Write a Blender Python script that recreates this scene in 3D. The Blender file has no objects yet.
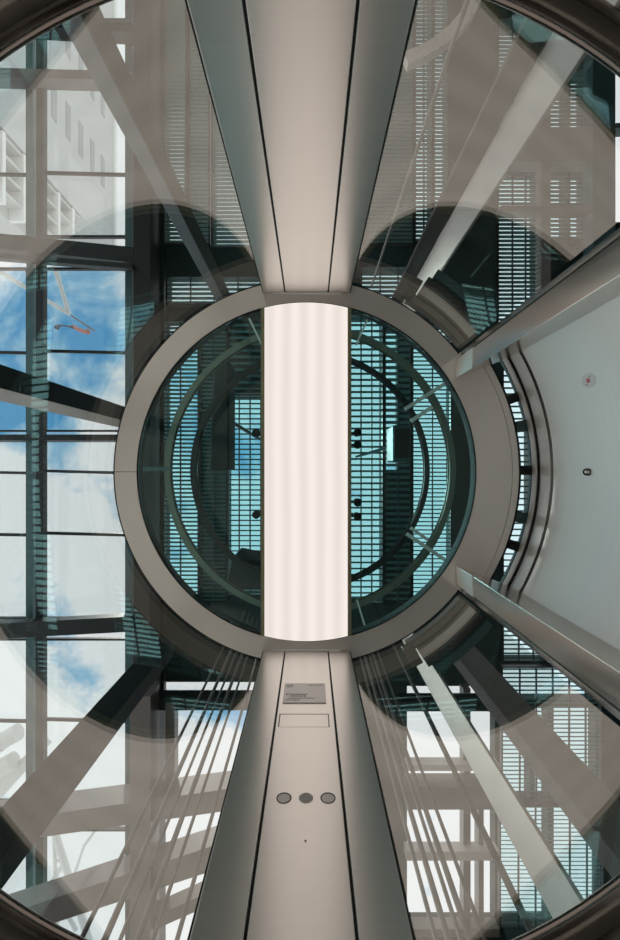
import bpy, bmesh, math, random
from mathutils import Vector, Matrix
random.seed(7)
sc = bpy.context.scene
COL = sc.collection
R = math.radians
PI = math.pi

# ------------------------------------------------------------------ camera
F = 456.0
CX, CY, CZ = 0.015, -0.008, 0.20
cam_data = bpy.data.cameras.new('camera')
cam_data.sensor_fit = 'HORIZONTAL'
cam_data.sensor_width = 36.0
cam_data.lens = F / 620.0 * 36.0
cam_data.clip_start = 0.01
cam_data.clip_end = 500
cam = bpy.data.objects.new('camera', cam_data)
cam.location = (CX, CY, CZ)
cam.rotation_euler = (PI, 0, 0)          # looks straight up; image right = +X, image down = +Y
COL.objects.link(cam)
sc.camera = cam

# ------------------------------------------------------------------ world
world = bpy.data.worlds.new('sky')
sc.world = world
world.use_nodes = True
wn, wl = world.node_tree.nodes, world.node_tree.links
wn.clear()
def wnode(t, **k):
    n = wn.new(t)
    for a, b in k.items(): setattr(n, a, b)
    return n
tc = wnode('ShaderNodeTexCoord')
sep = wnode('ShaderNodeSeparateXYZ'); wl.new(tc.outputs['Generated'], sep.inputs[0])
mz = wnode('ShaderNodeMath', operation='MAXIMUM'); wl.new(sep.outputs['Z'], mz.inputs[0]); mz.inputs[1].default_value = 0.12
dv = wnode('ShaderNodeVectorMath', operation='DIVIDE'); wl.new(tc.outputs['Generated'], dv.inputs[0])
cmb = wnode('ShaderNodeCombineXYZ')
for i in range(3): wl.new(mz.outputs[0], cmb.inputs[i])
wl.new(cmb.outputs[0], dv.inputs[1])
noi = wnode('ShaderNodeTexNoise'); noi.inputs['Scale'].default_value = 5.0; noi.inputs['Detail'].default_value = 8; noi.inputs['Roughness'].default_value = 0.6
noi.inputs['Distortion'].default_value = 0.3
wl.new(dv.outputs[0], noi.inputs['Vector'])
def patch(cx, cy, r, amt):
    d = wnode('ShaderNodeVectorMath', operation='DISTANCE'); wl.new(dv.outputs[0], d.inputs[0]); d.inputs[1].default_value = (cx, cy, 1.0)
    m = wnode('ShaderNodeMapRange'); m.interpolation_type = 'SMOOTHSTEP'
    wl.new(d.outputs['Value'], m.inputs['Value'])
    m.inputs['From Min'].default_value = 0; m.inputs['From Max'].default_value = r
    m.inputs['To Min'].default_value = amt; m.inputs['To Max'].default_value = 0
    return m.outputs[0]
acc = noi.outputs['Fac']
for p in ((-0.60, -0.30, 0.45, -0.27), (-0.14, -0.08, 0.28, -0.20), (-0.20, 0.58, 0.22, -0.09), (-0.50, 0.50, 0.25, -0.05)):
    a = wnode('ShaderNodeMath', operation='ADD'); wl.new(acc, a.inputs[0]); wl.new(patch(*p), a.inputs[1]); acc = a.outputs[0]
rmp = wnode('ShaderNodeValToRGB'); wl.new(acc, rmp.inputs[0])
e = rmp.color_ramp.elements
e[0].position = 0.20; e[0].color = (0.10, 0.36, 0.66, 1)
e[1].position = 0.40; e[1].color = (0.92, 0.94, 0.96, 1)
m_ = rmp.color_ramp.elements.new(0.30); m_.color = (0.34, 0.58, 0.78, 1)
bg = wnode('ShaderNodeBackground'); wl.new(rmp.outputs[0], bg.inputs['Color']); bg.inputs['Strength'].default_value = 1.08
wo = wnode('ShaderNodeOutputWorld'); wl.new(bg.outputs[0], wo.inputs[0])

sun_data = bpy.data.lights.new('sun', 'SUN'); sun_data.energy = 2.4; sun_data.angle = R(3); sun_data.color = (1.0, 0.93, 0.85)
sun = bpy.data.objects.new('sun', sun_data); COL.objects.link(sun)
sun.rotation_euler = Vector((-0.373, -0.066, 1.0)).to_track_quat('Z', 'Y').to_euler()
sc.view_settings.view_transform = 'Standard'
sc.view_settings.look = 'None'
sc.view_settings.gamma = 1
sc.view_settings.exposure = 0.0
sc.view_settings.use_curve_mapping = False

PANEL_LIGHT = 1.0

# ------------------------------------------------------------------ materials
def newmat(name):
    m = bpy.data.materials.new(name); m.use_nodes = True
    nt = m.node_tree; nt.nodes.clear()
    out = nt.nodes.new('ShaderNodeOutputMaterial')
    return m, nt, out
def principled(name, col, rough=0.5, metal=0.0, noise=0.0, nscale=8.0, bump=0.0):
    m, nt, out = newmat(name)
    b = nt.nodes.new('ShaderNodeBsdfPrincipled')
    b.inputs['Base Color'].default_value = (*col, 1); b.inputs['Roughness'].default_value = rough; b.inputs['Metallic'].default_value = metal
    t = nt.nodes.new('ShaderNodeTexCoord'); n = nt.nodes.new('ShaderNodeTexNoise'); n.inputs['Scale'].default_value = nscale; n.inputs['Detail'].default_value = 5
    nt.links.new(t.outputs['Object'], n.inputs['Vector'])
    if noise:
        r = nt.nodes.new('ShaderNodeMapRange'); nt.links.new(n.outputs['Fac'], r.inputs['Value'])
        r.inputs['From Min'].default_value = 0.3; r.inputs['From Max'].default_value = 0.7
        r.inputs['To Min'].default_value = 1 - noise; r.inputs['To Max'].default_value = 1 + noise
        v = nt.nodes.new('ShaderNodeVectorMath'); v.operation = 'SCALE'; v.inputs[0].default_value = col
        nt.links.new(r.outputs[0], v.inputs['Scale']); nt.links.new(v.outputs[0], b.inputs['Base Color'])
    if bump:
        bp = nt.nodes.new('ShaderNodeBump'); bp.inputs['Strength'].default_value = bump; bp.inputs['Distance'].default_value = 0.01
        nt.links.new(n.outputs['Fac'], bp.inputs['Height']); nt.links.new(bp.outputs[0], b.inputs['Normal'])
    nt.links.new(b.outputs[0], out.inputs[0])
    return m
def brushed(name, col, rough, aniso=0.8, rot=0.0, grain=0.08, stretch=(1.5, 1.5, 260)):
    m, nt, out = newmat(name)
    b = nt.nodes.new('ShaderNodeBsdfPrincipled')
    b.inputs['Metallic'].default_value = 1.0
    b.inputs['Anisotropic'].default_value = aniso; b.inputs['Anisotropic Rotation'].default_value = rot
    tg = nt.nodes.new('ShaderNodeTangent'); tg.direction_type = 'RADIAL'; tg.axis = 'Z'
    nt.links.new(tg.outputs[0], b.inputs['Tangent'])
    t = nt.nodes.new('ShaderNodeTexCoord'); mp = nt.nodes.new('ShaderNodeMapping'); mp.inputs['Scale'].default_value = stretch
    n = nt.nodes.new('ShaderNodeTexNoise'); n.inputs['Scale'].default_value = 1.6; n.inputs['Detail'].default_value = 4
    nt.links.new(t.outputs['Object'], mp.inputs[0]); nt.links.new(mp.outputs[0], n.inputs['Vector'])
    r = nt.nodes.new('ShaderNodeMapRange'); nt.links.new(n.outputs['Fac'], r.inputs['Value'])
    r.inputs['From Min'].default_value = 0.3; r.inputs['From Max'].default_value = 0.7
    r.inputs['To Min'].default_value = 1 - grain; r.inputs['To Max'].default_value = 1 + grain
    v = nt.nodes.new('ShaderNodeVectorMath'); v.operation = 'SCALE'; v.inputs[0].default_value = col
    nt.links.new(r.outputs[0], v.inputs['Scale']); nt.links.new(v.outputs[0], b.inputs['Base Color'])
    r2 = nt.nodes.new('ShaderNodeMapRange'); nt.links.new(n.outputs['Fac'], r2.inputs['Value'])
    r2.inputs['To Min'].default_value = rough * 0.85; r2.inputs['To Max'].default_value = rough * 1.15
    nt.links.new(r2.outputs[0], b.inputs['Roughness'])
    nt.links.new(b.outputs[0], out.inputs[0])
    return m
def glass(name, tint, f0, rough=0.0, amp=1.0):
    m, nt, out = newmat(name); N, L = nt.nodes, nt.links
    g = N.new('ShaderNodeNewGeometry')
    d = N.new('ShaderNodeVectorMath'); d.operation = 'DOT_PRODUCT'; L.new(g.outputs['Incoming'], d.inputs[0]); L.new(g.outputs['Normal'], d.inputs[1])
    a = N.new('ShaderNodeMath'); a.operation = 'ABSOLUTE'; L.new(d.outputs['Value'], a.inputs[0])
    s = N.new('ShaderNodeMath'); s.operation = 'SUBTRACT'; s.inputs[0].default_value = 1; L.new(a.outputs[0], s.inputs[1])
    p = N.new('ShaderNodeMath'); p.operation = 'POWER'; L.new(s.outputs[0], p.inputs[0]); p.inputs[1].default_value = 5
    k = N.new('ShaderNodeMath'); k.operation = 'MULTIPLY_ADD'; L.new(p.outputs[0], k.inputs[0]); k.inputs[1].default_value = 1 - f0; k.inputs[2].default_value = f0
    t = N.new('ShaderNodeBsdfTransparent'); t.inputs[0].default_value = (*tint, 1)
    gl = N.new('ShaderNodeBsdfGlossy'); gl.inputs['Roughness'].default_value = rough; gl.inputs['Color'].default_value = (1, 0.955, 0.875, 1)
    mx = N.new('ShaderNodeMixShader'); L.new(k.outputs[0], mx.inputs[0]); L.new(t.outputs[0], mx.inputs[1]); L.new(gl.outputs[0], mx.inputs[2])
    L.new(mx.outputs[0], out.inputs[0])
    return m
M = {}
M['steel'] = brushed('brushed_steel_warm', (0.88, 0.835, 0.79), 0.37, 0.82, 0.25, 0.03)
M['steel_ring'] = brushed('brushed_steel_ring', (0.80, 0.75, 0.72), 0.42, 0.5, 0.25, 0.03)
M['steel_ring_lit'] = brushed('brushed_steel_ring_lit', (0.92, 0.87, 0.84), 0.42, 0.5, 0.25, 0.03)  # paler copy of the ring steel, door-side brightness put into its colour
M['steel_door'] = brushed('brushed_steel_door', (0.86, 0.815, 0.785), 0.42, 0.85, 0.25, 0.03)
M['steel_post'] = brushed('satin_steel_post', (0.84, 0.79, 0.75), 0.22, 0.7, 0.25, 0.03)
M['rail'] = principled('polished_rail', (0.16, 0.135, 0.12), 0.14, 1.0)
M['chrome'] = principled('chrome', (0.85, 0.83, 0.8), 0.12, 1.0)
M['black'] = principled('black_rubber', (0.008, 0.008, 0.008), 0.6)
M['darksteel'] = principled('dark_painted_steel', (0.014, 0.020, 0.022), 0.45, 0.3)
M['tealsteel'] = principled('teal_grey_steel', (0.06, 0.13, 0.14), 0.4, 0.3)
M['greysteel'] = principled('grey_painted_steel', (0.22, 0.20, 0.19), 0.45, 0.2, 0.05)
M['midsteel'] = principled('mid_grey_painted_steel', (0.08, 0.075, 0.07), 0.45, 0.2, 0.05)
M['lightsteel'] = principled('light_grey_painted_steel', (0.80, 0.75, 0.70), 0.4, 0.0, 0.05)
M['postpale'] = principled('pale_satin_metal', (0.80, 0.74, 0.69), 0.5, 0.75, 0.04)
M['white'] = principled('white_paint', (0.82, 0.82, 0.80), 0.5)
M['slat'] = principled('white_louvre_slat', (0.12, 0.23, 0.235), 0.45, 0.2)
M['barmetal'] = principled('louvre_bar', (0.03, 0.06, 0.07), 0.5)
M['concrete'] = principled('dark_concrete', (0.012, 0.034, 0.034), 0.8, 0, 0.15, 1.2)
M['black_soffit'] = principled('black_soffit', (0.010, 0.012, 0.012), 0.6)
M['wallpaint'] = principled('atrium_wall', (0.13, 0.12, 0.11), 0.7, 0, 0.08, 0.8)
M['granite'] = principled('floor_granite', (0.42, 0.40, 0.37), 0.5, 0, 0.2, 120)
M['atriumfloor'] = principled('atrium_stone', (0.32, 0.30, 0.27), 0.5, 0, 0.1, 1)
M['reflector'] = principled('reflector_stone', (0.80, 0.75, 0.70), 0.6, 0, 0.06, 2)
M['facade'] = principled('white_facade', (0.55, 0.56, 0.55), 0.7, 0, 0.04, 0.5)
M['winglass'] = principled('dark_window_glass', (0.30, 0.32, 0.33), 0.15)
M['olive'] = principled('olive_frame', (0.30, 0.29, 0.18), 0.4, 0.5)
M['flag'] = principled('flag_cloth', (0.16, 0.17, 0.22), 0.8, 0, 0.5, 9)
M['flagred'] = principled('flag_stripe', (0.7, 0.30, 0.24), 0.8)
M['sticker'] = principled('white_sticker', (0.9, 0.9, 0.9), 0.5)
M['pink'] = principled('pink_dot', (0.75, 0.25, 0.28), 0.5)
M['etched'] = principled('etched_text', (0.16, 0.15, 0.14), 0.6)
M['plate'] = principled('name_plate_steel', (0.50, 0.48, 0.46), 0.45, 0.8)
M['glass'] = glass('cab_glass', (0.94, 0.955, 0.95), 0.11)
M['discglass'] = glass('teal_glass', (0.66, 0.865, 0.875), 0.03)
M['louvreglass'] = glass('teal_louvre_glass', (0.84, 0.95, 0.96), 0.03)
M['roofglass'] = glass('roof_glass', (0.95, 0.98, 0.98), 0.03)
def lamp_mat():
    m, nt, out = newmat('lit_diffuser'); N, L = nt.nodes, nt.links
    t = N.new('ShaderNodeTexCoord'); w = N.new('ShaderNodeTexWave'); w.inputs['Scale'].default_value = 4.2; w.inputs['Distortion'].default_value = 0.6  # wave stripes put the uneven glow of tubes behind into the emission
    w.inputs['Phase Offset'].default_value = 1.0; w.inputs['Detail Scale'].default_value = 0.4
    L.new(t.outputs['Object'], w.inputs['Vector'])
    r = N.new('ShaderNodeMapRange'); L.new(w.outputs['Fac'], r.inputs['Value']); r.inputs['To Min'].default_value = PANEL_LIGHT * 0.88; r.inputs['To Max'].default_value = PANEL_LIGHT
    e = N.new('ShaderNodeEmission'); e.inputs[0].default_value = (0.94, 0.855, 0.79, 1); L.new(r.outputs[0], e.inputs[1])
    L.new(e.outputs[0], out.inputs[0]); return m
M['lamp'] = lamp_mat()

# ------------------------------------------------------------------ mesh helpers
def P(px, py, h):
    """world point seen at pixel (px, py) at height h above the camera"""
    return Vector((CX + (px - 310) * h / F, CY + (py - 470) * h / F, CZ + h))
def prism(bm, pts, z0, z1):
    a = [bm.verts.new((x, y, z0)) for x, y in pts]; b = [bm.verts.new((x, y, z1)) for x, y in pts]
    n = len(pts)
    bm.faces.new(a[::-1]); bm.faces.new(b)
    for i in range(n):
        bm.faces.new((a[i], a[(i+1) % n], b[(i+1) % n], b[i]))
def box(bm, x0, y0, z0, x1, y1, z1):
    prism(bm, [(x0, y0), (x1, y0), (x1, y1), (x0, y1)], z0, z1)
def sector(bm, r0, r1, z0, z1, a0, a1, seg=None, cx=0, cy=0):
    """annular sector (degrees), closed ring when a1-a0 >= 360"""
    full = abs(a1 - a0) >= 359.99
    seg = seg or max(4, int(abs(a1 - a0) / 2))
    n = seg if full else seg + 1
    rows = []
    for i in range(n):
        a = R(a0 + (a1 - a0) * i / seg); c, s = math.cos(a), math.sin(a)
        rows.append([bm.verts.new((cx + r*c, cy + r*s, z)) for r, z in ((r0, z0), (r1, z0), (r1, z1), (r0, z1))])
    for i in range(seg):
        p, q = rows[i], rows[(i+1) % n]
        for k in range(4):
            bm.faces.new((p[k], p[(k+1) % 4], q[(k+1) % 4], q[k]))
    if not full:
        bm.faces.new(rows[0][::-1]); bm.faces.new(rows[-1])
def beam(bm, a, b, w, d, up=(0, 0, 1)):
    """rectangular bar from a to b, w across and d along up"""
    a, b = Vector(a), Vector(b); t = (b - a).normalized(); u = Vector(up)
    s = t.cross(u).normalized(); u = s.cross(t).normalized()
    vs = []
    for p in (a, b):
        for i, j in ((-1, -1), (1, -1), (1, 1), (-1, 1)):
            vs.append(bm.verts.new(p + s*w/2*i + u*d/2*j))
    bm.faces.new(vs[:4][::-1]); bm.faces.new(vs[4:])
    for i in range(4): bm.faces.new((vs[i], vs[(i+1) % 4], vs[4+(i+1) % 4], vs[4+i]))
def tube(bm, pts, r, seg=12, r2=None):
    pts = [Vector(p) for p in pts]; rings = []
    for i, p in enumerate(pts):
        t = (pts[min(i+1, len(pts)-1)] - pts[max(i-1, 0)]).normalized()
        ref = Vector((0, 0, 1)) if abs(t.z) < 0.9 else Vector((1, 0, 0))
        s = t.cross(ref).normalized(); u = s.cross(t)
        rr = r if r2 is None else r + (r2 - r) * i / (len(pts)-1)
        rings.append([bm.verts.new(p + s*math.cos(2*PI*k/seg)*rr + u*math.sin(2*PI*k/seg)*rr) for k in range(seg)])
    for i in range(len(pts)-1):
        for k in range(seg):
            bm.faces.new((rings[i][k], rings[i][(k+1) % seg], rings[i+1][(k+1) % seg], rings[i+1][k]))
    bm.faces.new(rings[0][::-1]); bm.faces.new(rings[-1])
def obj(name, fn, mat, parent=None, smooth=False, bevel=0.0, loc=None):
    bm = bmesh.new(); fn(bm); bmesh.ops.recalc_face_normals(bm, faces=bm.faces[:])
    if loc is not None:
        off = Vector(loc)
        for v in bm.verts: v.co -= off
    me = bpy.data.meshes.new(name); bm.to_mesh(me); bm.free()
    me.materials.append(mat)
    o = bpy.data.objects.new(name, me); COL.objects.link(o)
    if loc is not None: o.location = loc
    if smooth:
        for p in me.polygons: p.use_smooth = True
        me.set_sharp_from_angle(angle=R(35))
    if bevel:
        b = o.modifiers.new('bevel', 'BEVEL'); b.width = bevel; b.segments = 2; b.limit_method = 'ANGLE'; b.angle_limit = R(40)
    if parent: o.parent = parent
    return o
def tag(o, label, cat, group=None, kind=None):
    o['label'] = label; o['category'] = cat
    if group: o['group'] = group
    if kind: o['kind'] = kind
    return o
def struct(o, label, cat):
    o['kind'] = 'structure'; o['label'] = label; o['category'] = cat
    return o
def empty(name, label, cat, group=None, loc=(0, 0, 0)):
    o = bpy.data.objects.new(name, None); COL.objects.link(o); o.location = loc; o.empty_display_size = 0.1
    return tag(o, label, cat, group)

# ================================================================== SETTING: ATRIUM
HR = 12.0                         # roof height above camera
ROOFZ = CZ + HR
WX0, WX1, WY0, WY1 = -11.0, 9.6, -14.5, 14.5
struct(obj('floor', lambda bm: box(bm, WX0, WY0, -0.55, WX1, WY1, -0.35), M['atriumfloor']), 'pale stone atrium floor far below around the lift', 'floor')
struct(obj('wall_right', lambda bm: box(bm, WX1, WY0, -0.35, WX1+0.3, WY1, ROOFZ), M['wallpaint']), 'grey beige atrium wall behind the lift door', 'wall')
struct(obj('wall_back', lambda bm: box(bm, WX0, WY1, -0.35, WX1, WY1+0.3, ROOFZ), M['wallpaint']), 'grey beige atrium wall past the column with buttons', 'wall')
struct(obj('wall_front', lambda bm: box(bm, WX0, WY0-0.3, -0.35, WX1, WY0, ROOFZ), M['wallpaint']), 'grey beige atrium wall past the plain column', 'wall')

struct(obj('floor', lambda bm: sector(bm, 1.12, 4.2, -0.349, -0.005, 0, 360, 96), M['reflector']), 'added unseen pale landing around the foot of the round lift', 'floor')  # pale annulus added out of view to bounce light onto the ceiling ring
# roof slab right of the girder, with openings (pixel rectangles at roof height)
OPEN = [
    (166, -60, 184, 243), (214, 60, 262, 248), (168, 277, 262, 306),
    (166, 322, 198, 600), (229, 398, 272, 592), (350, 318, 381, 600), (386, 330, 398, 470), (412, 326, 450, 600),
    (366, -60, 411, 40), (416, -60, 430, 240), (435, -60, 446, 240), (362, 268, 414, 302),
    (498, 20, 536, 130), (498, 172, 536, 338), (550, 84, 566, 130), (569, 72, 584, 130), (550, 172, 566, 238), (569, 172, 584, 238),
    (612, 40, 660, 222), (503, 340, 531, 425), (515, 425, 530, 520), (503, 520, 531, 600),
    (503, 620, 545, 660), (503, 668, 600, 700), (503, 708, 530, 800), (535, 708, 548, 800), (553, 708, 596, 800), (500, 806, 548, 925), (553, 806, 600, 925),
    (407, 686, 495, 925), (153, 682, 262, 960),
]
def roof_slab(bm):
    xs = sorted({150, 700} | {v for o in OPEN for v in (o[0], o[2])})
    ys = sorted({-90, 1030} | {v for o in OPEN for v in (o[1], o[3])})
    for i in range(len(xs)-1):
        cx = (xs[i]+xs[i+1])/2; run = None
        for j in range(len(ys)-1):
            cy = (ys[j]+ys[j+1])/2
            hole = any(o[0] < cx < o[2] and o[1] < cy < o[3] for o in OPEN)
            if not hole:
                run = (run[0], ys[j+1]) if run else (ys[j], ys[j+1])
            if hole or j == len(ys)-2:
                if run:
                    a = P(xs[i], run[0], HR); b = P(xs[i+1], run[1], HR)
                    box(bm, a.x, a.y, ROOFZ, b.x, b.y, ROOFZ+0.35)
                run = None
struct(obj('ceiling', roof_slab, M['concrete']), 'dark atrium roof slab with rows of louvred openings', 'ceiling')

# black girder edge between the glazed roof and the slab
def girder(bm):
    a = P(133.5, -90, 11.0); b = P(150, 1030, 11.0); box(bm, a.x, a.y, a.z, b.x, b.y, ROOFZ+0.2)
g = obj('roof_girder', girder, M['black_soffit'])
tag(g, 'wide black roof girder running beside the glazed roof, left of the glass ceiling', 'beam')
def girder2(bm):
    a = P(150, -90, 11.8); b = P(164, 700, 11.8); box(bm, a.x, a.y, a.z, b.x, b.y, ROOFZ-0.01)
tag(obj('roof_girder', girder2, M['darksteel']), 'dark stepped ledge alongside the wide black roof girder', 'beam')

# louvre screens
def louvre(px0, py0, px1, py1, h, label, bars=0, step=4.1, tilt=35, width=0.62, mat=None):
    a = P(px0, py0, h); b = P(px1, py1, h)
    root = empty('louvre_screen', label, 'louvre screen', 'louvre screens under the atrium roof', ((a.x+b.x)/2, (a.y+b.y)/2, a.z))
    z = a.z; sp = step*h/F; n = max(1, int((b.y-a.y)/sp)); sp = (b.y-a.y)/n
    def slats(bm):
        for i in range(n):
            y = a.y + (i+0.5)*sp; w = sp*width/2; dy = w*math.cos(R(tilt)); dz = w*math.sin(R(tilt)); t = 0.004
            vs = [(y-dy, z-dz-t), (y+dy, z+dz-t), (y+dy, z+dz+t), (y-dy, z-dz+t)]
            l = [bm.verts.new((a.x, p, q)) for p, q in vs]; r = [bm.verts.new((b.x, p, q)) for p, q in vs]
            bm.faces.new(l); bm.faces.new(r[::-1])
            for k in range(4): bm.faces.new((l[k], l[(k+1) % 4], r[(k+1) % 4], r[k]))
    def frame(bm):
        w = 0.035
        box(bm, a.x-w, a.y-w, z-0.06, a.x, b.y+w, z+0.06); box(bm, b.x, a.y-w, z-0.06, b.x+w, b.y+w, z+0.06)
        box(bm, a.x, a.y-w, z-0.06, b.x, a.y, z+0.06); box(bm, a.x, b.y, z-0.06, b.x, b.y+w, z+0.06)
    iv = Matrix.Translation(-Vector(root.location))
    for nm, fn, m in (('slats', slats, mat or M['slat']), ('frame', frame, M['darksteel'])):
        o = obj(nm, fn, m, root); o.data.transform(iv)
    o = obj('pane', lambda bm: box(bm, a.x, a.y, z+0.10, b.x, b.y, z+0.115), M['louvreglass'], root); o.data.transform(iv)
    for hx, hy in ((a.x-.02, a.y-.02), (b.x+.02, a.y-.02), (a.x-.02, b.y+.02), (b.x+.02, b.y+.02)):
        o = obj('hanger', lambda bm: beam(bm, (hx, hy, z), (hx, hy, ROOFZ+0.02), .03, .03, (1, 0, 0)), M['darksteel'], root); o.data.transform(iv)
    for k in range(bars):
        x = a.x + (b.x-a.x)*(k+1)/(bars+1)
        o = obj('bar', lambda bm: box(bm, x-0.016, a.y, z-0.10, x+0.016, b.y, z-0.06), M['barmetal'], root); o.data.transform(iv)
HL = 11.6
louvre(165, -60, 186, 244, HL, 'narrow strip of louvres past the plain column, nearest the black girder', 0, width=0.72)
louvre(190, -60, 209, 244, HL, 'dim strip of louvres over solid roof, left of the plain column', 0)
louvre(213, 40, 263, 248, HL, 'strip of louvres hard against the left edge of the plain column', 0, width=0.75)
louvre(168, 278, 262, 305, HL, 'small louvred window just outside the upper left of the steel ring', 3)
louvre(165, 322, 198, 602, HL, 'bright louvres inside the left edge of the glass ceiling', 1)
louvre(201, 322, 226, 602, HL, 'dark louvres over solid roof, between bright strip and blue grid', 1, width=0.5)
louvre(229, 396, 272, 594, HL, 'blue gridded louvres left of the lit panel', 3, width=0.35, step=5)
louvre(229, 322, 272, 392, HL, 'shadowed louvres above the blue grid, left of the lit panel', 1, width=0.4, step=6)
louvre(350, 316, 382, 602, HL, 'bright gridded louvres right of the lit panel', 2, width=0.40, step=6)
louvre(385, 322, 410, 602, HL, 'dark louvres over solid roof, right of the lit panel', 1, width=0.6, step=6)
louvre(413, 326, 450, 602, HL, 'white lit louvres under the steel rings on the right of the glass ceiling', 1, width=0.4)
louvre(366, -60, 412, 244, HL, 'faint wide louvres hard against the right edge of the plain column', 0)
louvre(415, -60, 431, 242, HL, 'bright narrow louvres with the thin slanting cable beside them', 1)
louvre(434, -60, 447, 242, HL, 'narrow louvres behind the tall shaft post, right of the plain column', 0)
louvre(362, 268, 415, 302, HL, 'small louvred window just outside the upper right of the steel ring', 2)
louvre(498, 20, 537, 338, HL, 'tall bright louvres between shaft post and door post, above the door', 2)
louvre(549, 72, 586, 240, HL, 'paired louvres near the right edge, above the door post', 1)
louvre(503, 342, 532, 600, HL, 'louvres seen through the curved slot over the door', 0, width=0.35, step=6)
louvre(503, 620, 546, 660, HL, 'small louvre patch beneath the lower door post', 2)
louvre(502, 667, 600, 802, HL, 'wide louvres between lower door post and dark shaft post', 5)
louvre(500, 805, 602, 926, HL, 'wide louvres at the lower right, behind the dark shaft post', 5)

# glazed roof left of the girder: one window per bay
def seg_beam(px0, py0, px1, py1, h, wpx, d, name, mat, label, cat='beam', group=None):
    a = P(px0, py0, h); b = P(px1, py1, h)
    mid = (a+b)/2
    o = obj(name, lambda bm: beam(bm, a, b, wpx*h/F, d), mat, loc=mid)
    return tag(o, label, cat, group)
ybays = [(-90, 20), (34, 74), (84, 236), (270, 430), (442, 617), (640, 800), (830, 1030)]
yth = [None, None, 174, 352, 472, 720, None]
wi = 0
for k, (y0, y1) in enumerate(ybays):
    for x0, x1 in ((-80, 27), (46, 126)):
        wi += 1
        h = 11.9; a = P(x0, y0, h); b = P(x1, y1, h)
        w = struct(bpy.data.objects.new('window_%d' % wi, None), '%s glazed roof bay from the top, %s of the dark lengthwise beam' % (('topmost', 'second', 'third', 'fourth', 'fifth', 'sixth', 'bottom')[k], 'left' if x0 < 0 else 'right'), 'window'); COL.objects.link(w)
        w.location = ((a.x+b.x)/2, (a.y+b.y)/2, a.z); iv = Matrix.Translation(-Vector(w.location))
        o = obj('pane', lambda bm: box(bm, a.x, a.y, a.z, b.x, b.y, a.z+0.02), M['roofglass'], w); o.data.transform(iv)
        def fr(bm):
            t = 0.05
            box(bm, a.x-t, a.y-t, a.z-0.05, a.x, b.y+t, a.z+0.06); box(bm, b.x, a.y-t, a.z-0.05, b.x+t, b.y+t, a.z+0.06)
            box(bm, a.x, a.y-t, a.z-0.05, b.x, a.y, a.z+0.06); box(bm, a.x, b.y, a.z-0.05, b.x, b.y+t, a.z+0.06)
        o = obj('window_frame', fr, M['darksteel'], w); o.data.transform(iv)
        bars = [yth[k]] if yth[k] else []
        if k == 4: bars.append(534)
        for yb in bars:
            o = obj('glazing_bar', lambda bm: beam(bm, P(x0, yb-1, h-0.1), P(x1, yb+1, h-0.1), 0.075, 0.06), M['darksteel'], w); o.data.transform(iv)
G = 'steel members of the glazed roof'
seg_beam(41.5, -90, 41, 1030, 11.4, 7.5, 0.15, 'roof_beam', M['darksteel'], 'dark lengthwise roof beam crossing the whole glazed roof', group=G)
seg_beam(31, -90, 31, 1030, 11.5, 6.5, 0.12, 'roof_beam', M['tealsteel'], 'teal reflection streak built as a bar, just left of the dark beam', group=G)  # bar stands in for a reflection streak in the cab glass
seg_beam(129.5, -90, 129.5, 1030, 11.5, 7, 0.12, 'roof_beam', M['tealsteel'], 'teal lengthwise roof beam alongside the black girder', group=G)
seg_beam(-90, 234, 134, 257, 11.2, 15, 0.25, 'roof_beam', M['darksteel'], 'thick dark crosswise roof beam above the blue sky and flag', group=G)
seg_beam(-90, 250, 134, 268, 11.0, 5, 0.2, 'roof_beam', M['darksteel'], 'slim lower flange beam directly below the thick beam above the flag', group=G)
seg_beam(-90, 438, 134, 438, 11.4, 6, 0.35, 'roof_beam', M['darksteel'], 'dark crosswise roof beam just below the left shaft post', group=G)
seg_beam(-90, 634, 134, 622, 11.0, 15, 0.3, 'roof_beam', M['darksteel'], 'thick dark crosswise roof beam near the lower left shaft post', group=G)
seg_beam(-90, 76, 134, 82, 11.2, 9, 0.35, 'roof_beam', M['greysteel'], 'grey crosswise roof beam near the top, over the white building', group=G)
seg_beam(-90, 22, 134, 34, 11.2, 9, 0.35, 'roof_beam', M['darksteel'], 'dark crosswise roof beam at the top left behind the handrail', group=G)
seg_beam(-20, 826, 262, 786, 10.6, 21, 0.6, 'roof_beam', M['greysteel'], 'upper of the two thick slanting roof beams behind the lower ropes', group=G)
seg_beam(-20, 808, 262, 772, 10.9, 4, 0.25, 'roof_beam', M['greysteel'], 'thin slanting roof bar just above the upper slanting beam', group=G)
seg_beam(-20, 925, 262, 832, 10.6, 23, 0.6, 'roof_beam', M['greysteel'], 'lower of the two thick slanting roof beams behind the lower ropes', group=G)
seg_beam(150, 918, 262, 868, 10.6, 12, 0.4, 'roof_beam', M['greysteel'], 'short slanting roof beam at the bottom left of the buttoned column', group=G)
seg_beam(145, 690, 145, 1030, 10.5, 20, 0.6, 'roof_beam', M['greysteel'], 'grey lengthwise roof beam crossing the slanting beams', group=G)
seg_beam(172, 700, 172, 780, 10.9, 9, 0.3, 'roof_beam', M['greysteel'], 'short grey lengthwise bar right of the crossing grey beam', group=G)
seg_beam(150, 700, 262, 700, 11.0, 12, 0.4, 'roof_beam', M['darksteel'], 'dark crosswise roof beam left of the name plate', group=G)
seg_beam(400, 702, 500, 702, 11.0, 10, 0.4, 'roof_beam', M['darksteel'], 'dark crosswise roof beam right of the name plate', group=G)
seg_beam(405, 764, 497, 764, 11.2, 6, 0.3, 'roof_beam', M['lightsteel'], 'pale thin crosswise bar over the lower right skylight', group=G)
seg_beam(405, 791, 497, 791, 11.0, 22, 0.5, 'roof_beam', M['greysteel'], 'broad grey crosswise beam over the lower right skylight', group=G)
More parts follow.
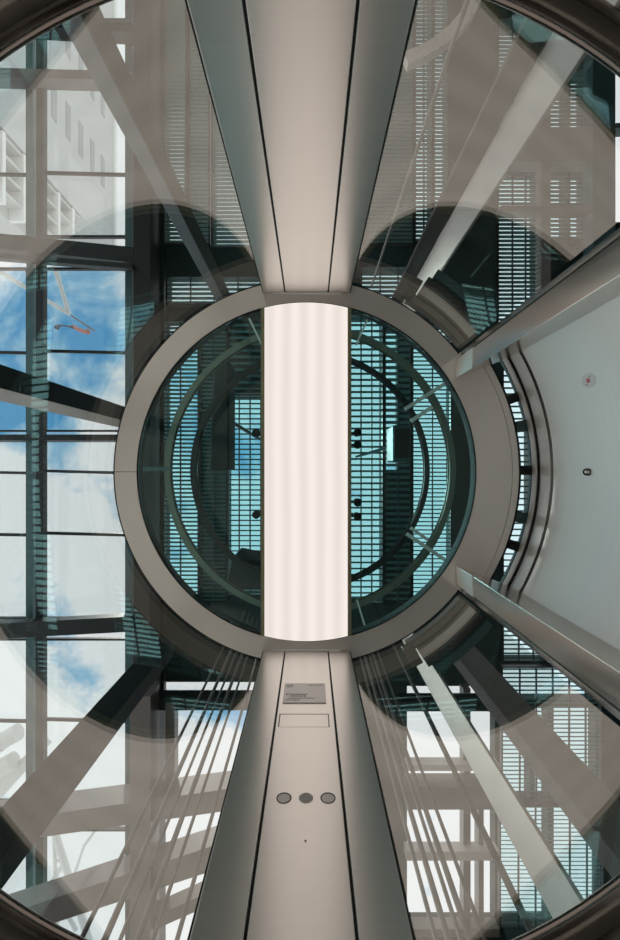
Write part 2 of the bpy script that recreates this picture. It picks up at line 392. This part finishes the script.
seg_beam(405, 851, 497, 851, 11.2, 9, 0.3, 'roof_beam', M['lightsteel'], 'pale crosswise bar low in the lower right skylight', group=G)
seg_beam(405, 927, 497, 927, 11.2, 8, 0.3, 'roof_beam', M['greysteel'], 'grey crosswise bar at the bottom of the lower right skylight', group=G)
seg_beam(465, 686, 465, 925, 11.4, 7, 0.3, 'roof_beam', M['greysteel'], 'left of two lengthwise bars splitting the lower right skylight', group=G)
seg_beam(479, 760, 479, 925, 11.4, 5, 0.3, 'roof_beam', M['greysteel'], 'right of two lengthwise bars splitting the lower right skylight', group=G)
seg_beam(498, 150, 610, 150, 11.2, 34, 0.4, 'roof_beam', M['greysteel'], 'broad grey crosswise beam among the louvres above the door', group=G)
seg_beam(498, 212, 610, 212, 11.2, 6, 0.3, 'roof_beam', M['greysteel'], 'thin grey crosswise bar among the louvres above the door', group=G)
seg_beam(612, 130, 660, 130, 11.2, 5, 0.3, 'roof_beam', M['tealsteel'], 'teal bar over the bright sky pane at the right edge', group=G)
seg_beam(543, -60, 543, 338, 11.2, 9, 0.3, 'roof_beam', M['greysteel'], 'grey lengthwise beam between the two louvre strips above the door', group=G)
seg_beam(599, -60, 599, 300, 11.2, 22, 0.4, 'roof_beam', M['tealsteel'], 'wide teal lengthwise beam beside the bright sky pane', group=G)

# outside: white building, mast, flag, plant
BG = empty('building', 'white building with narrow dark windows, beyond the glazed roof at upper left', 'building', loc=(-31, -45, 0))
obj('facade', lambda bm: box(bm, -12, -40, 0, 0, 10.5, 72), M['facade'], BG)
obj('parapet', lambda bm: box(bm, -12.3, -40.3, 72, 0.3, 10.6, 72.8), M['white'], BG)
for i in range(6):
    z = 51.6 + i*3.25
    obj('window', lambda bm: box(bm, 0, -1.9, z, 0.06, 2.6, z+1.15), M['winglass'], BG)
    obj('window', lambda bm: box(bm, 0, -12.5, z, 0.06, -8.0, z+1.15), M['winglass'], BG)
B2 = empty('building', 'lower pale building with stacked open balconies, beyond the glazed roof at far left', 'building', loc=(-31, -34, 0))
obj('facade', lambda bm: box(bm, -12, -0.3, 0, -1.6, 7, 57), M['facade'], B2)
obj('wing', lambda bm: box(bm, -12, -0.3, 57, -1.6, 3.4, 64), M['facade'], B2)
for i in range(8):
    z = 36 + i*3.4
    obj('balcony', lambda bm: box(bm, -1.6, -0.3, z, 0, 7 if z < 57 else 3.4, z+0.5), M['white'], B2)
for i in range(4):
    y = -0.3 + i*1.9
    obj('pier', lambda bm: box(bm, -1.6, y, 0, -0.2, y+0.35, 57 if y > 3.2 else 62), M['facade'], B2)

hm = 22.0
mast = empty('mast', 'white tubular mast with two struts meeting above the flag', 'mast', loc=tuple(P(-60, 235, hm)))
iv = Matrix.Translation(-Vector(mast.location))
for a, b in (((-60, 235), (69, 314)), ((44, 232), (69, 314))):
    o = obj('strut', lambda bm: tube(bm, [P(*a, hm), P(*b, hm)], 0.14, 10, 0.09), M['white'], mast, True); o.data.transform(iv)
fl = empty('flag', 'small dark flag with a pale red end flying from a thin pole', 'flag', loc=tuple(P(69, 314, hm)))
iv = Matrix.Translation(-Vector(fl.location))
o = obj('pole', lambda bm: tube(bm, [P(71, 315.5, hm), P(95, 331, hm-0.3)], 0.035, 8), M['greysteel'], fl, True); o.data.transform(iv)
def cloth(u0, u1):
    def f(bm):
        n = 14; prev = None
        for i in range(n+1):
            u = u0+(u1-u0)*i/n; px = 88-36*u; py = 330+math.sin(u*9)*1.6-5*u
            w = 2.6+1.4*math.sin(u*5+1)+1.2*u
            p = P(px, py-w*0.6, hm-0.2); q = P(px+1, py+w*0.6, hm-0.5)
            p.z += 0.2*math.sin(u*14); q.z += 0.2*math.sin(u*14+1)
            r = [bm.verts.new(v) for v in (p, q, q+Vector((0, 0, 0.02)), p+Vector((0, 0, 0.02)))]
            if prev:
                for k in range(4): bm.faces.new((prev[k], prev[(k+1) % 4], r[(k+1) % 4], r[k]))
            else: bm.faces.new(r[::-1])
            prev = r
        bm.faces.new(prev)
    return f
o = obj('cloth', cloth(0.45, 1.0), M['flag'], fl, True); o.data.transform(iv)
o = obj('cloth_end', cloth(0.0, 0.45), M['flagred'], fl, True); o.data.transform(iv)
# rooftop plant on a white ledge, lower left
hp = 17.0
ledge = obj('roof_ledge', lambda bm: prism(bm, [tuple(P(x, y, hp).xy) for x, y in ((-60, 790), (-60, 830), (0, 800), (52, 742), (46, 736), (6, 772))], CZ+hp-0.4, CZ+hp), M['white'], loc=P(0, 780, hp))
tag(ledge, 'white roof ledge under the two white ducts at lower left', 'ledge')
for (a, b, lab) in (((-30, 785), (14, 760), 'nearer white rooftop duct at lower left, cut by the edge'), ((-26, 756), (18, 732), 'further white rooftop duct behind the nearer one')):
    d = empty('duct', lab, 'duct', 'white ducts on the roof ledge', tuple(P(*a, hp)))
    iv = Matrix.Translation(-Vector(d.location))
    A, B = P(*a, hp-0.55), P(*b, hp-0.55)
    o = obj('pipe', lambda bm: tube(bm, [A, B], 0.30, 20), M['white'], d, True); o.data.transform(iv)
    o = obj('collar', lambda bm: tube(bm, [A.lerp(B, 0.55), A.lerp(B, 0.60)], 0.335, 20), M['lightsteel'], d, True); o.data.transform(iv)
tr = empty('truss', 'white tubular roof truss outside at the bottom left corner', 'truss', loc=tuple(P(60, 870, hp)))
iv = Matrix.Translation(-Vector(tr.location))
for a, b, r in (((54, 830), (92, 950), 0.13), ((54, 830), (58, 950), 0.07), ((56, 860), (63, 861), 0.07), ((64, 863), (52, 882), 0.09), ((74, 876), (84, 846), 0.05), ((84, 846), (104, 818), 0.05), ((66, 912), (76, 930), 0.08)):
    o = obj('strut', lambda bm: tube(bm, [P(*a, hp), P(*b, hp)], r, 10), M['white'], tr, True); o.data.transform(iv)

# ================================================================== LIFT SHAFT STEEL
def pol(ang, d):
    """plan position at image angle (deg, from the camera) and distance d"""
    return (CX + d*math.cos(R(ang)), CY + d*math.sin(R(ang)))
def post(faces, z1, mats, label, depth=0.18, z0=-0.004, name='shaft_post'):
    """faces: list of (angle, dist) corners, left to right as seen; each pair is a steel face with real depth behind"""
    root = empty(name, label, 'post', 'vertical steel posts of the lift shaft', (*pol(*faces[0]), z0))
    iv = Matrix.Translation(-Vector(root.location))
    for i in range(len(faces)-1):
        p, q = Vector(pol(*faces[i])), Vector(pol(*faces[i+1]))
        out = ((p+q)/2 - Vector((CX, CY))).normalized()
        t = (q-p).normalized(); nrm = Vector((-t.y, t.x))
        if nrm.dot(out) < 0: nrm = -nrm
        nrm = nrm*0.02
        o = obj('flange' if i else 'web', lambda bm: prism(bm, [tuple(p), tuple(q), tuple(q+nrm), tuple(p+nrm)], z0, z1), mats[i], root, bevel=0.003); o.data.transform(iv)
    return root
TOP = 3.25
L, Mi, D, S = M['lightsteel'], M['midsteel'], M['darksteel'], M['greysteel']  # tones picked per post face, lit and shaded sides put into the colour
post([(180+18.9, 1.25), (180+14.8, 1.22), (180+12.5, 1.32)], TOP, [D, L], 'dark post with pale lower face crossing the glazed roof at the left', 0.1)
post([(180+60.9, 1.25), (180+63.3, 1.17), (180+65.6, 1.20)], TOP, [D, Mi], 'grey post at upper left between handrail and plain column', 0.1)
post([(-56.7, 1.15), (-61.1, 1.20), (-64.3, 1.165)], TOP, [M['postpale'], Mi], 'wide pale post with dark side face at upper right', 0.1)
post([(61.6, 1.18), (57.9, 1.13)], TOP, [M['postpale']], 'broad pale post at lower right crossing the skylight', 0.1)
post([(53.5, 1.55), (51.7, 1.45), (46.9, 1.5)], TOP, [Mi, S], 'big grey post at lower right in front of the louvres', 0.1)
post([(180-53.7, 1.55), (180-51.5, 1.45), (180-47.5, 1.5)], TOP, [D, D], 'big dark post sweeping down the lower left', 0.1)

# suspension ropes
def rope(ang, d, r, label, mat, lean=0.0, z1=TOP):
    x, y = pol(ang, d); x2, y2 = pol(ang+lean, d)
    o = obj('rope', lambda bm: tube(bm, [(x, y, -0.004), (x2, y2, z1)], r*1.5, 8), mat, loc=(x, y, -0.004))
    tag(o, label, 'rope', 'suspension ropes of the lift')
for i, (a, d, r) in enumerate(((103.8+2, 1.30, .0045), (108.5, 1.28, .004), (110.2, 1.25, .006), (112.0, 1.3, .004), (113.6, 1.26, .006), (116, 1.3, .0045))):
    rope(a, d, r, ['thin rope closest to the left edge of the buttoned column', 'second rope from the buttoned column on its left side', 'thicker third rope left of the buttoned column', 'fourth rope left of the buttoned column', 'thicker fifth rope left of the buttoned column', 'outermost rope on the left of the buttoned column'][i], M['greysteel'])
for i, (a, d, r) in enumerate(((75.0, 1.28, .0045), (73.6, 1.25, .006), (72.2, 1.3, .0045), (71.2, 1.26, .006), (69.6, 1.3, .0045))):
    rope(a, d, r, ['thin rope closest to the right edge of the buttoned column', 'thicker second rope right of the buttoned column', 'third rope right of the buttoned column', 'thicker fourth rope right of the buttoned column', 'pale rope edging the lower right skylight'][i], M['greysteel'])
rope(64.4, 1.15, 0.0065, 'black cable running beside the broad pale post over the skylight', M['black'])
rope(-71.5, 1.3, 0.005, 'thin slanting cable over the louvres right of the plain column', M['greysteel'])

# curved steel members overhead
def arcbeam(name, r, w, hgt, h, a0, a1, mat, label, cat, group=None, smooth=True, cx=CX, cy=CY, d=0.06):
    o = obj(name, lambda bm: sector(bm, r-w/2, r+w/2, CZ+h, CZ+h+d, a0, a1, 120, cx, cy), mat, smooth=smooth)
    return tag(o, label, cat, group)
def ringbeam(rpx, h, wpx, label, mat):
    root = empty('ring_beam', label, 'ring beam', 'round ring beams above the glass ceiling', (CX, CY, CZ+h))
    r = rpx*h/F; w = wpx*h/F
    iv = Matrix.Translation(-Vector(root.location))
    o = obj('web', lambda bm: sector(bm, r-w*0.28, r+w*0.28, CZ+h, CZ+h+0.045, 0, 360, 144, CX, CY), mat, root, True); o.data.transform(iv)
    o = obj('lower_flange', lambda bm: sector(bm, r-w*0.5, r+w*0.5, CZ+h-0.012, CZ+h-0.001, 0, 360, 144, CX, CY), mat, root, True); o.data.transform(iv)
    o = obj('upper_flange', lambda bm: sector(bm, r-w*0.5, r+w*0.5, CZ+h+0.046, CZ+h+0.056, 0, 360, 144, CX, CY), mat, root, True); o.data.transform(iv)
olive2 = principled('olive_grey_steel', (0.17, 0.18, 0.14), 0.35, 0.5)
ringbeam(142.5, 3.6, 6, 'larger dark ring beam above the glass ceiling', olive2)
ringbeam(117, 4.1, 5, 'smaller dark ring beam above the glass ceiling', M['darksteel'])
BR = 'bracing struts of the ring beams'
def strut(p0, p1, h, w, label, mat, group=BR):
    a, b = P(*p0, h), P(*p1, h)
    tag(obj('bracing_strut', lambda bm: beam(bm, a, b, w, 0.03), mat, loc=(a+b)/2), label, 'strut', group)
strut((405, 409), (446, 383), 3.572, 0.028, 'bright upper strut across both rings, towards the upper door post', M['lightsteel'])
strut((411, 421), (432, 407), 3.572, 0.028, 'short bright strut just below the upper one', M['lightsteel'])
strut((407, 534), (448, 562), 3.572, 0.028, 'bright lower strut across both rings, towards the lower door post', M['lightsteel'])
strut((411, 528), (428, 540), 3.572, 0.024, 'short bright strut beside the lower one', M['lightsteel'])
strut((249, 318), (262, 345), 3.572, 0.014, 'slim strut meeting the upper left corner of the lit panel', M['lightsteel'])
strut((368, 318), (356, 345), 3.572, 0.014, 'slim strut meeting the upper right corner of the lit panel', M['lightsteel'])
strut((357, 600), (366, 630), 3.572, 0.014, 'slim strut meeting the lower right corner of the lit panel', M['lightsteel'])
strut((143, 469), (171, 469), 3.572, 0.03, 'teal strut at the far left of the glass ceiling', M['tealsteel'])
def hung(name, pts, h, hgt, mat, label, cat):
    c = Vector((sum(P(x, y, h).x for x, y in pts)/len(pts), sum(P(x, y, h).y for x, y in pts)/len(pts), CZ+h))
    root = empty(name, label, cat, loc=tuple(c)); iv = Matrix.Translation(-c)
    o = obj('body', lambda bm: prism(bm, [tuple(P(x, y, h).xy) for x, y in pts], CZ+h, CZ+h+hgt), mat, root, bevel=0.02); o.data.transform(iv)
    o = obj('hanger_rod', lambda bm: tube(bm, [(c.x, c.y, CZ+h+hgt-.02), (c.x, c.y, ROOFZ+.1)], .03, 10), mat, root, True); o.data.transform(iv)
    o = obj('end_plate', lambda bm: prism(bm, [tuple((P(x, y, h).xy-c.xy)*0.8+c.xy) for x, y in pts], CZ+h-.03, CZ+h), M['darksteel'], root); o.data.transform(iv)
hung('machine_housing', ((232, 557), (275, 566), (278, 590), (224, 590)), 4.6, .6, M['black_soffit'], 'black machine housing at the lower left of the glass ceiling', 'machine')
hung('counterweight', ((214, 360), (229, 360), (229, 470), (209, 470)), 6, .5, M['darksteel'], 'dark upright block hanging over the left half of the glass ceiling', 'counterweight')
hung('service_cabinet', ((393, 425), (411, 425), (411, 462), (393, 462)), 6, .5, M['tealsteel'], 'teal grey cabinet over the right half of the glass ceiling', 'cabinet')
# curved beam seen near the plain column, upper right
def curved(bm):
    pts = [(405, 62), (420, 56), (436, 47), (452, 34), (466, 18), (478, -6)]
    for a, b in zip(pts, pts[1:]): beam(bm, P(*a, 9), P(*b, 9), 0.24, 0.2)
tag(obj('curved_beam', curved, M['lightsteel'], loc=P(440, 30, 9)), 'pale curved beam crossing the louvres at the top right of the plain column', 'beam')

# outer sliding door tracks on both sides of the portal
for sgn, lab in ((-1, 'stepped curved door track outside the glass, above the door opening'), (1, 'stepped curved door track outside the glass, below the door opening')):
    t = empty('door_track', lab, 'door track', 'curved door tracks outside the cab', (0, 0, 2.2))
    for nm, r0, r1, dz, m, ang in (('inner_track', .875, .905, 0.0, M['greysteel'], 60), ('groove', .906, .925, .03, M['black'], 60), ('middle_track', .926, .965, .0, M['lightsteel'], 58), ('wide_track', .966, 1.02, .02, M['midsteel'], 58), ('outer_edge', 1.021, 1.06, 0.0, M['tealsteel'], 57)):
        obj(nm, lambda bm: sector(bm, r0, r1, dz, dz+.05, sgn*39.5, sgn*ang, 40), m, t, True)
    a = R(sgn*60)
    obj('stop_block', lambda bm: beam(bm, (0.875*math.cos(a), 0.875*math.sin(a), -0.01), (0.965*math.cos(a), 0.965*math.sin(a), -0.01), 0.05, 0.05), M['midsteel'], t, bevel=0.004)

# ================================================================== LIFT CAB
ZC = 2.2
RG = 0.85
PA = 37.8        # portal half angle
struct(obj('floor', lambda bm: sector(bm, 0.0005, 1.10, -0.05, 0.0, 0, 360, 96), M['granite']), 'speckled stone floor inside the round lift', 'floor')
# soffit ring
soff = struct(bpy.data.objects.new('ceiling', None), 'brushed steel ceiling ring of the lift around the round glass', 'ceiling'); COL.objects.link(soff); soff.location = (0, 0, ZC)
obj('soffit_ring', lambda bm: sector(bm, .746, .842, 0, .06, PA, 179.9, 120), M['steel_ring'], soff, True)
obj('soffit_ring', lambda bm: sector(bm, .746, .842, 0, .06, 180.1, 360-PA, 120), M['steel_ring'], soff, True)
obj('portal_soffit', lambda bm: sector(bm, .746, .902, 0, .06, -PA, PA, 80), M['steel_ring_lit'], soff, True)
obj('portal_edge', lambda bm: sector(bm, .904, .932, 0, .06, -PA+3, PA-3, 80), M['steel_ring_lit'], soff, True)
obj('glass_seal', lambda bm: sector(bm, .741, .7455, .001, .061, 0, 360, 160), M['black'], soff, True)
obj('gasket', lambda bm: sector(bm, .842, .8495, .004, .06, PA, 360-PA, 160), M['black'], soff, True)
obj('portal_gasket', lambda bm: sector(bm, .932, .940, -.002, .06, -PA+3, PA-3, 80), M['black'], soff, True)
struct(obj('window_%d' % (wi+1), lambda bm: sector(bm, 0.0005, .7405, ZC+.006, ZC+.018, 0, 360, 128), M['discglass']), 'round teal glass ceiling of the lift', 'window')

# glass walls
ha = math.degrees(math.asin(0.19/RG))
GW = [('wall_right_front', -(90-ha), -PA-0.8, 'curved clear glass wall between plain column and upper door post'),
      ('wall_right_back', PA+0.8, 90-ha, 'curved clear glass wall between buttoned column and lower door post'),
      ('wall_left_back', 90+ha, 179.8, 'curved clear glass wall left of the buttoned column'),
      ('wall_left_front', 180.2, 270-ha, 'curved clear glass wall left of the plain column')]
for nm, a0, a1, lab in GW:
    struct(obj(nm, lambda bm: sector(bm, RG, RG+.012, 0.0, ZC+.06, a0, a1, 90), M['glass'], smooth=True), lab, 'wall')

# lit panel
YP = math.sqrt(.741**2-.196**2)
lp = empty('ceiling_light', 'long white lit ceiling panel across the round glass ceiling', 'light panel', loc=(-.002, 0, ZC))
def barshape(x0, x1, r, z0, z1):
    def f(bm):
        n = 24; top = []; bot = []
        for i in range(n+1):
            x = x0+(x1-x0)*i/n; y = math.sqrt(r*r-x*x); top.append((x, -y)); bot.append((x, y))
        prism(bm, top + bot[::-1], z0, z1)
    return f
obj('diffuser', barshape(-.181, .181, .739, -.010, .005), M['lamp'], lp)
for x0, x1 in ((-.197, -.182), (.182, .197)):
    obj('edge_frame', barshape(x0, x1, .739, -.016, .005), M['olive'], lp)
# small black spotlights along the panel edges
for i, (px, py, lab) in enumerate(((257, 433, 'upper of two black spotlights left of the lit panel'), (257, 514, 'lower of two black spotlights left of the lit panel'),
        (357, 433, 'topmost black spotlight right of the lit panel'), (357, 445, 'second black spotlight right of the lit panel'),
        (357, 502, 'third black spotlight right of the lit panel'), (357, 516, 'lowest black spotlight right of the lit panel'))):
    p = P(px, py, 2.05)
    s = empty('spotlight', lab, 'spotlight', 'black spotlights beside the lit panel', tuple(p))
    obj('head', lambda bm: tube(bm, [(0, 0, -.031), (0, 0, .03)], .0185, 16, .015), M['black'], s, True)
    sg = 1 if px < 300 else -1
    obj('arm', lambda bm: beam(bm, (sg*.016, 0, .01), (sg*.06, 0, .01), .012, .012), M['black'], s)

# steel columns
DC = 0.785
def column(sgn, label):
    root = empty('steel_column', label, 'column', 'brushed steel columns of the lift', (0, sgn*DC, 0))
    def bx(x0, x1, y0, y1, z0, z1):
        return lambda bm: box(bm, x0, min(sgn*y0, sgn*y1), z0, x1, max(sgn*y0, sgn*y1), z1)
    H = ZC-0.002
    obj('front_panel', bx(-.092, .092, 0, .012, 0.004, H), M['steel'], root, bevel=0.0015)
    obj('side_panel', bx(-.189, -.0975, 0, .012, 0.004, H), M['steel'], root, bevel=0.0015)
    obj('side_panel', bx(.0975, .189, 0, .012, 0.004, H), M['steel'], root, bevel=0.0015)
    obj('core', bx(-.187, .187, .0125, .16, 0.004, H), M['black'], root)
    for s in (-1, 1):
        obj('edge_strip', bx(min(s*.1895, s*.193), max(s*.1895, s*.193), .002, .06, 0.004, H), M['black'], root)
    obj('joint_strip', bx(-.15, .15, -.006, -.001, H-.008, H+.001), M['white'], root)
    return root
column(-1, 'plain brushed steel column at the top, above the lit panel')
cb = column(1, 'brushed steel column with name plate and round buttons, below the lit panel')
def fz(py, d=DC+0.008):            # height on the front of the lower column seen at image row py
    return CZ + F*d/(py-470)
def fx(px, py):
    return CX + (px-310)*(fz(py)-CZ)/F
pl = obj('name_plate', lambda bm: box(bm, -.078, -.003, fz(703.5), .070, 0, fz(684)), M['plate'], cb, bevel=0.0006)
pl['label'] = 'engraved metal name plate'
zt, zb = fz(684), fz(703.5)
def row(bm, z, x0, x1, n, hgt):
    x = x0
    while x < x1:
        w = random.uniform(.003, .010); box(bm, x, -.0036, z, min(x+w, x1), -.003, z+hgt); x += w+.003
def marks(bm):
    row(bm, zt-.020, -.070, -.045, 3, .006); row(bm, zt-.030, -.070, -.050, 3, .004)
    row(bm, zt-.018, .010, .062, 3, .005)
    row(bm, zb+.055, -.070, .005, 3, .006); row(bm, zb+.042, -.055, .000, 3, .007); row(bm, zb+.028, -.060, .030, 3, .005); row(bm, zb+.016, -.068, -.02, 3, .004)
o = obj('engraving', marks, M['etched'], pl)
z1, z0 = fz(714), fz(727)
def inset(bm):
    t = .0035
    box(bm, -.084, -.0008, z1-t, .076, 0, z1); box(bm, -.084, -.0008, z0, -.084+t, 0, z1); box(bm, .076-t, -.0008, z0, .076, 0, z1)
obj('display_groove', inset, M['etched'], cb)
obj('display', lambda bm: box(bm, -.080, -.0006, z0, .072, 0, z1-.004), M['steel'], cb)
zbtn = fz(798)
for px in (284, 328):
    x = fx(px, 798)
    ring = obj('button', lambda bm: tube(bm, [(x, .004, zbtn), (x, -.0008, zbtn)], .0185, 32), M['etched'], cb, True)
    obj('button_cap', lambda bm: tube(bm, [(x, -.0008, zbtn-.0025), (x, -.0014, zbtn-.0025)], .0150, 32), M['plate'], ring, True)
x = fx(306, 798)
def grille(bm):
    for i in range(-3, 4):
        for j in range(-3, 4):
            if i*i+j*j <= 10:
                tube(bm, [(x+i*.0048, .002, zbtn+j*.0048), (x+i*.0048, -.001, zbtn+j*.0048)], .0018, 8)
obj('speaker_grille', lambda bm: tube(bm, [(x, .002, zbtn), (x, -.0006, zbtn)], .0175, 28), M['plate'], cb, True)
obj('grille_holes', grille, M['etched'], cb)
obj('screw', lambda bm: tube(bm, [(x, .002, fz(841)), (x, -.001, fz(841))], .0022, 10), M['etched'], cb)

# door posts (mirror pair)
for s, lab in ((-1, 'mirror-like steel door post above the door'), (1, 'mirror-like steel door post below the door')):
    A = Vector(pol(38.5, .850)); B = Vector(pol(37.4, .812)); C = Vector(pol(32.6, .76)); Dp = Vector(pol(29.6, 1.03))
    A.y, B.y, C.y, Dp.y = [v + .008 for v in (A.y, B.y, C.y, Dp.y)]
    def q(v): return (v.x, s*v.y)
    root = empty('door_post', lab, 'door post', 'steel posts flanking the door', (B.x, s*B.y, 0)); iv = Matrix.Translation(-Vector(root.location))
    back = Vector((Dp.x+.03, Dp.y+.09)); back2 = Vector((.78, .60))
    H = ZC-.002
    def shell(bm): prism(bm, [q(A), q(B), q(C), q(Dp), q(back), q(back2)][::s], 0.002, H)
    o = obj('post_body', shell, M['steel_post'], root, bevel=0.002); o.data.transform(iv)
    n = Vector((B-C)).normalized(); nn = Vector((-n.y, n.x)) 
    if nn.x > 0: nn = -nn
    B2, C2 = B+nn*.003, C+nn*.003
    o = obj('top_cover', lambda bm: prism(bm, [q(B2), q(C2), q(C), q(B)][::s], H-.20, H-.001), M['steel'], root, bevel=0.001); o.data.transform(iv)
    # narrow black joint line along the post edge
    E = B.lerp(A, 0.12); o = obj('joint_line', lambda bm: beam(bm, (*q(B), 0.002), (*q(B), H), .0035, .0035, (1, 0, 0)), M['black'], root); o.data.transform(iv)

# door
RD = 1.02
dr = struct(bpy.data.objects.new('door_1', None), 'curved brushed steel lift door on the right', 'door'); COL.objects.link(dr); dr.location = (RD, 0, 0)
ivd = Matrix.Translation(-Vector(dr.location))
def dpart(nm, fn, m, smooth=True, parent=None):
    o = obj(nm, fn, m, parent or dr, smooth); o.data.transform(ivd); return o
AD = 30.5
dpart('door_panel', lambda bm: sector(bm, RD, RD+.03, .004, 2.082, -AD, AD, 120), M['steel_door'])
dpart('groove', lambda bm: sector(bm, RD+.010, RD+.03, 2.082, 2.106, -AD, AD, 120), M['midsteel'])
dpart('top_rail', lambda bm: sector(bm, RD, RD+.03, 2.106, 2.192, -AD, AD, 120), M['steel_door'])
dpart('hanger_strip', lambda bm: sector(bm, RD-.0075, RD+.004, 2.193, 2.24, -AD, AD, 120), M['black'])
dpart('hanger_edge', lambda bm: sector(bm, RD-.012, RD-.008, 2.2, 2.24, -AD, AD, 120), M['lightsteel'])
dpart('hanger_glass', lambda bm: sector(bm, 1.009, 1.04, 2.25, 2.27, -AD, AD, 120), M['tealsteel'])
for a in (-19.6, -0.4, 19.6, -12, 12):
    a_ = R(a)
    big = abs(a) != 12
    o = dpart('hanger_roller', lambda bm: beam(bm, (.942*math.cos(a_), .942*math.sin(a_), 2.25), (1.005*math.cos(a_), 1.005*math.sin(a_), 2.25), .042 if big else .05, .03), M['darksteel'] if big else M['tealsteel'], False)
xk, ang = RD, R(0.3)
def pd(px, py):      # point on the inner door face behind a pixel
    v = Vector(((px-310)/F, (py-470)/F, 1.0))
    a = v.x**2+v.y**2; b = 2*(CX*v.x+CY*v.y); c = CX**2+CY**2-RD**2
    t = (-b+math.sqrt(b*b-4*a*c))/(2*a); p = Vector((CX, CY, CZ))+v*t
    return p, Vector((-p.x, -p.y, 0)).normalized()
p, n = pd(588.5, 472)
def oval(o, p):
    for v in o.data.vertices:
        v.co.z = (p.z - dr.location.z) + (v.co.z - (p.z - dr.location.z))*1.5
def ball(c, r_, z_=1.0):
    return lambda bm: bmesh.ops.create_uvsphere(bm, u_segments=20, v_segments=14, radius=r_, matrix=Matrix.Translation(c) @ Matrix.Diagonal((1, 1, z_, 1)))
k = dpart('knob', ball(p+n*.006, .0135), M['black'])
dpart('knob_cap', ball(p+n*.010+Vector((0, 0, -.007)), .0085), M['chrome'], True, k)
p, n = pd(588.7, 380.5)
k = dpart('sticker', lambda bm: tube(bm, [p+n*.0002, p+n*.0012], .026, 32), M['sticker']); k['label'] = 'x'; oval(k, p)
k['label'] = 'round white sticker with a pink dot'
dpart('pink_dot', lambda bm: tube(bm, [p+n*.0012, p+n*.004], .008, 20), M['pink'], True, k)
t = Vector((-n.y, n.x, 0))
for sx, sz in ((1, -1), (-1, 1)):
    c = p+t*.012*sx+Vector((0, 0, .014*sz))
    dpart('pin_hole', lambda bm: tube(bm, [c+n*.0012, c+n*.0016], .0028, 12), M['etched'], True, k)

# handrails
HZ, HRR, RT = 0.862, 0.780, 0.0262
def handrail(a0, a1, label):
    root = empty('handrail', label, 'handrail', 'round steel handrails inside the lift', (HRR*math.cos(R((a0+a1)/2)), HRR*math.sin(R((a0+a1)/2)), HZ)); iv = Matrix.Translation(-Vector(root.location))
    n = max(16, int((a1-a0)/2))
    pts = [(HRR*math.cos(R(a0+(a1-a0)*i/n)), HRR*math.sin(R(a0+(a1-a0)*i/n)), HZ) for i in range(n+1)]
    o = obj('rail', lambda bm: tube(bm, pts, RT, 24), M['rail'], root, True); o.data.transform(iv)
    for f in (0.04, .5, 0.96):
        a = R(a0+(a1-a0)*f); c, s = math.cos(a), math.sin(a)
        o = obj('bracket', lambda bm: tube(bm, [(HRR*c, HRR*s, HZ-.02), ((RG-.002)*c, (RG-.002)*s, HZ-.02)], .009, 12), M['chrome'], root, True); o.data.transform(iv)
handrail(90+14.2, 270-14.2, 'long curved handrail along the left glass, from column to column')
handrail(-(90-14.2), -42, 'short curved handrail at the upper right corner')
handrail(42, 90-14.2, 'short curved handrail at the lower right corner')
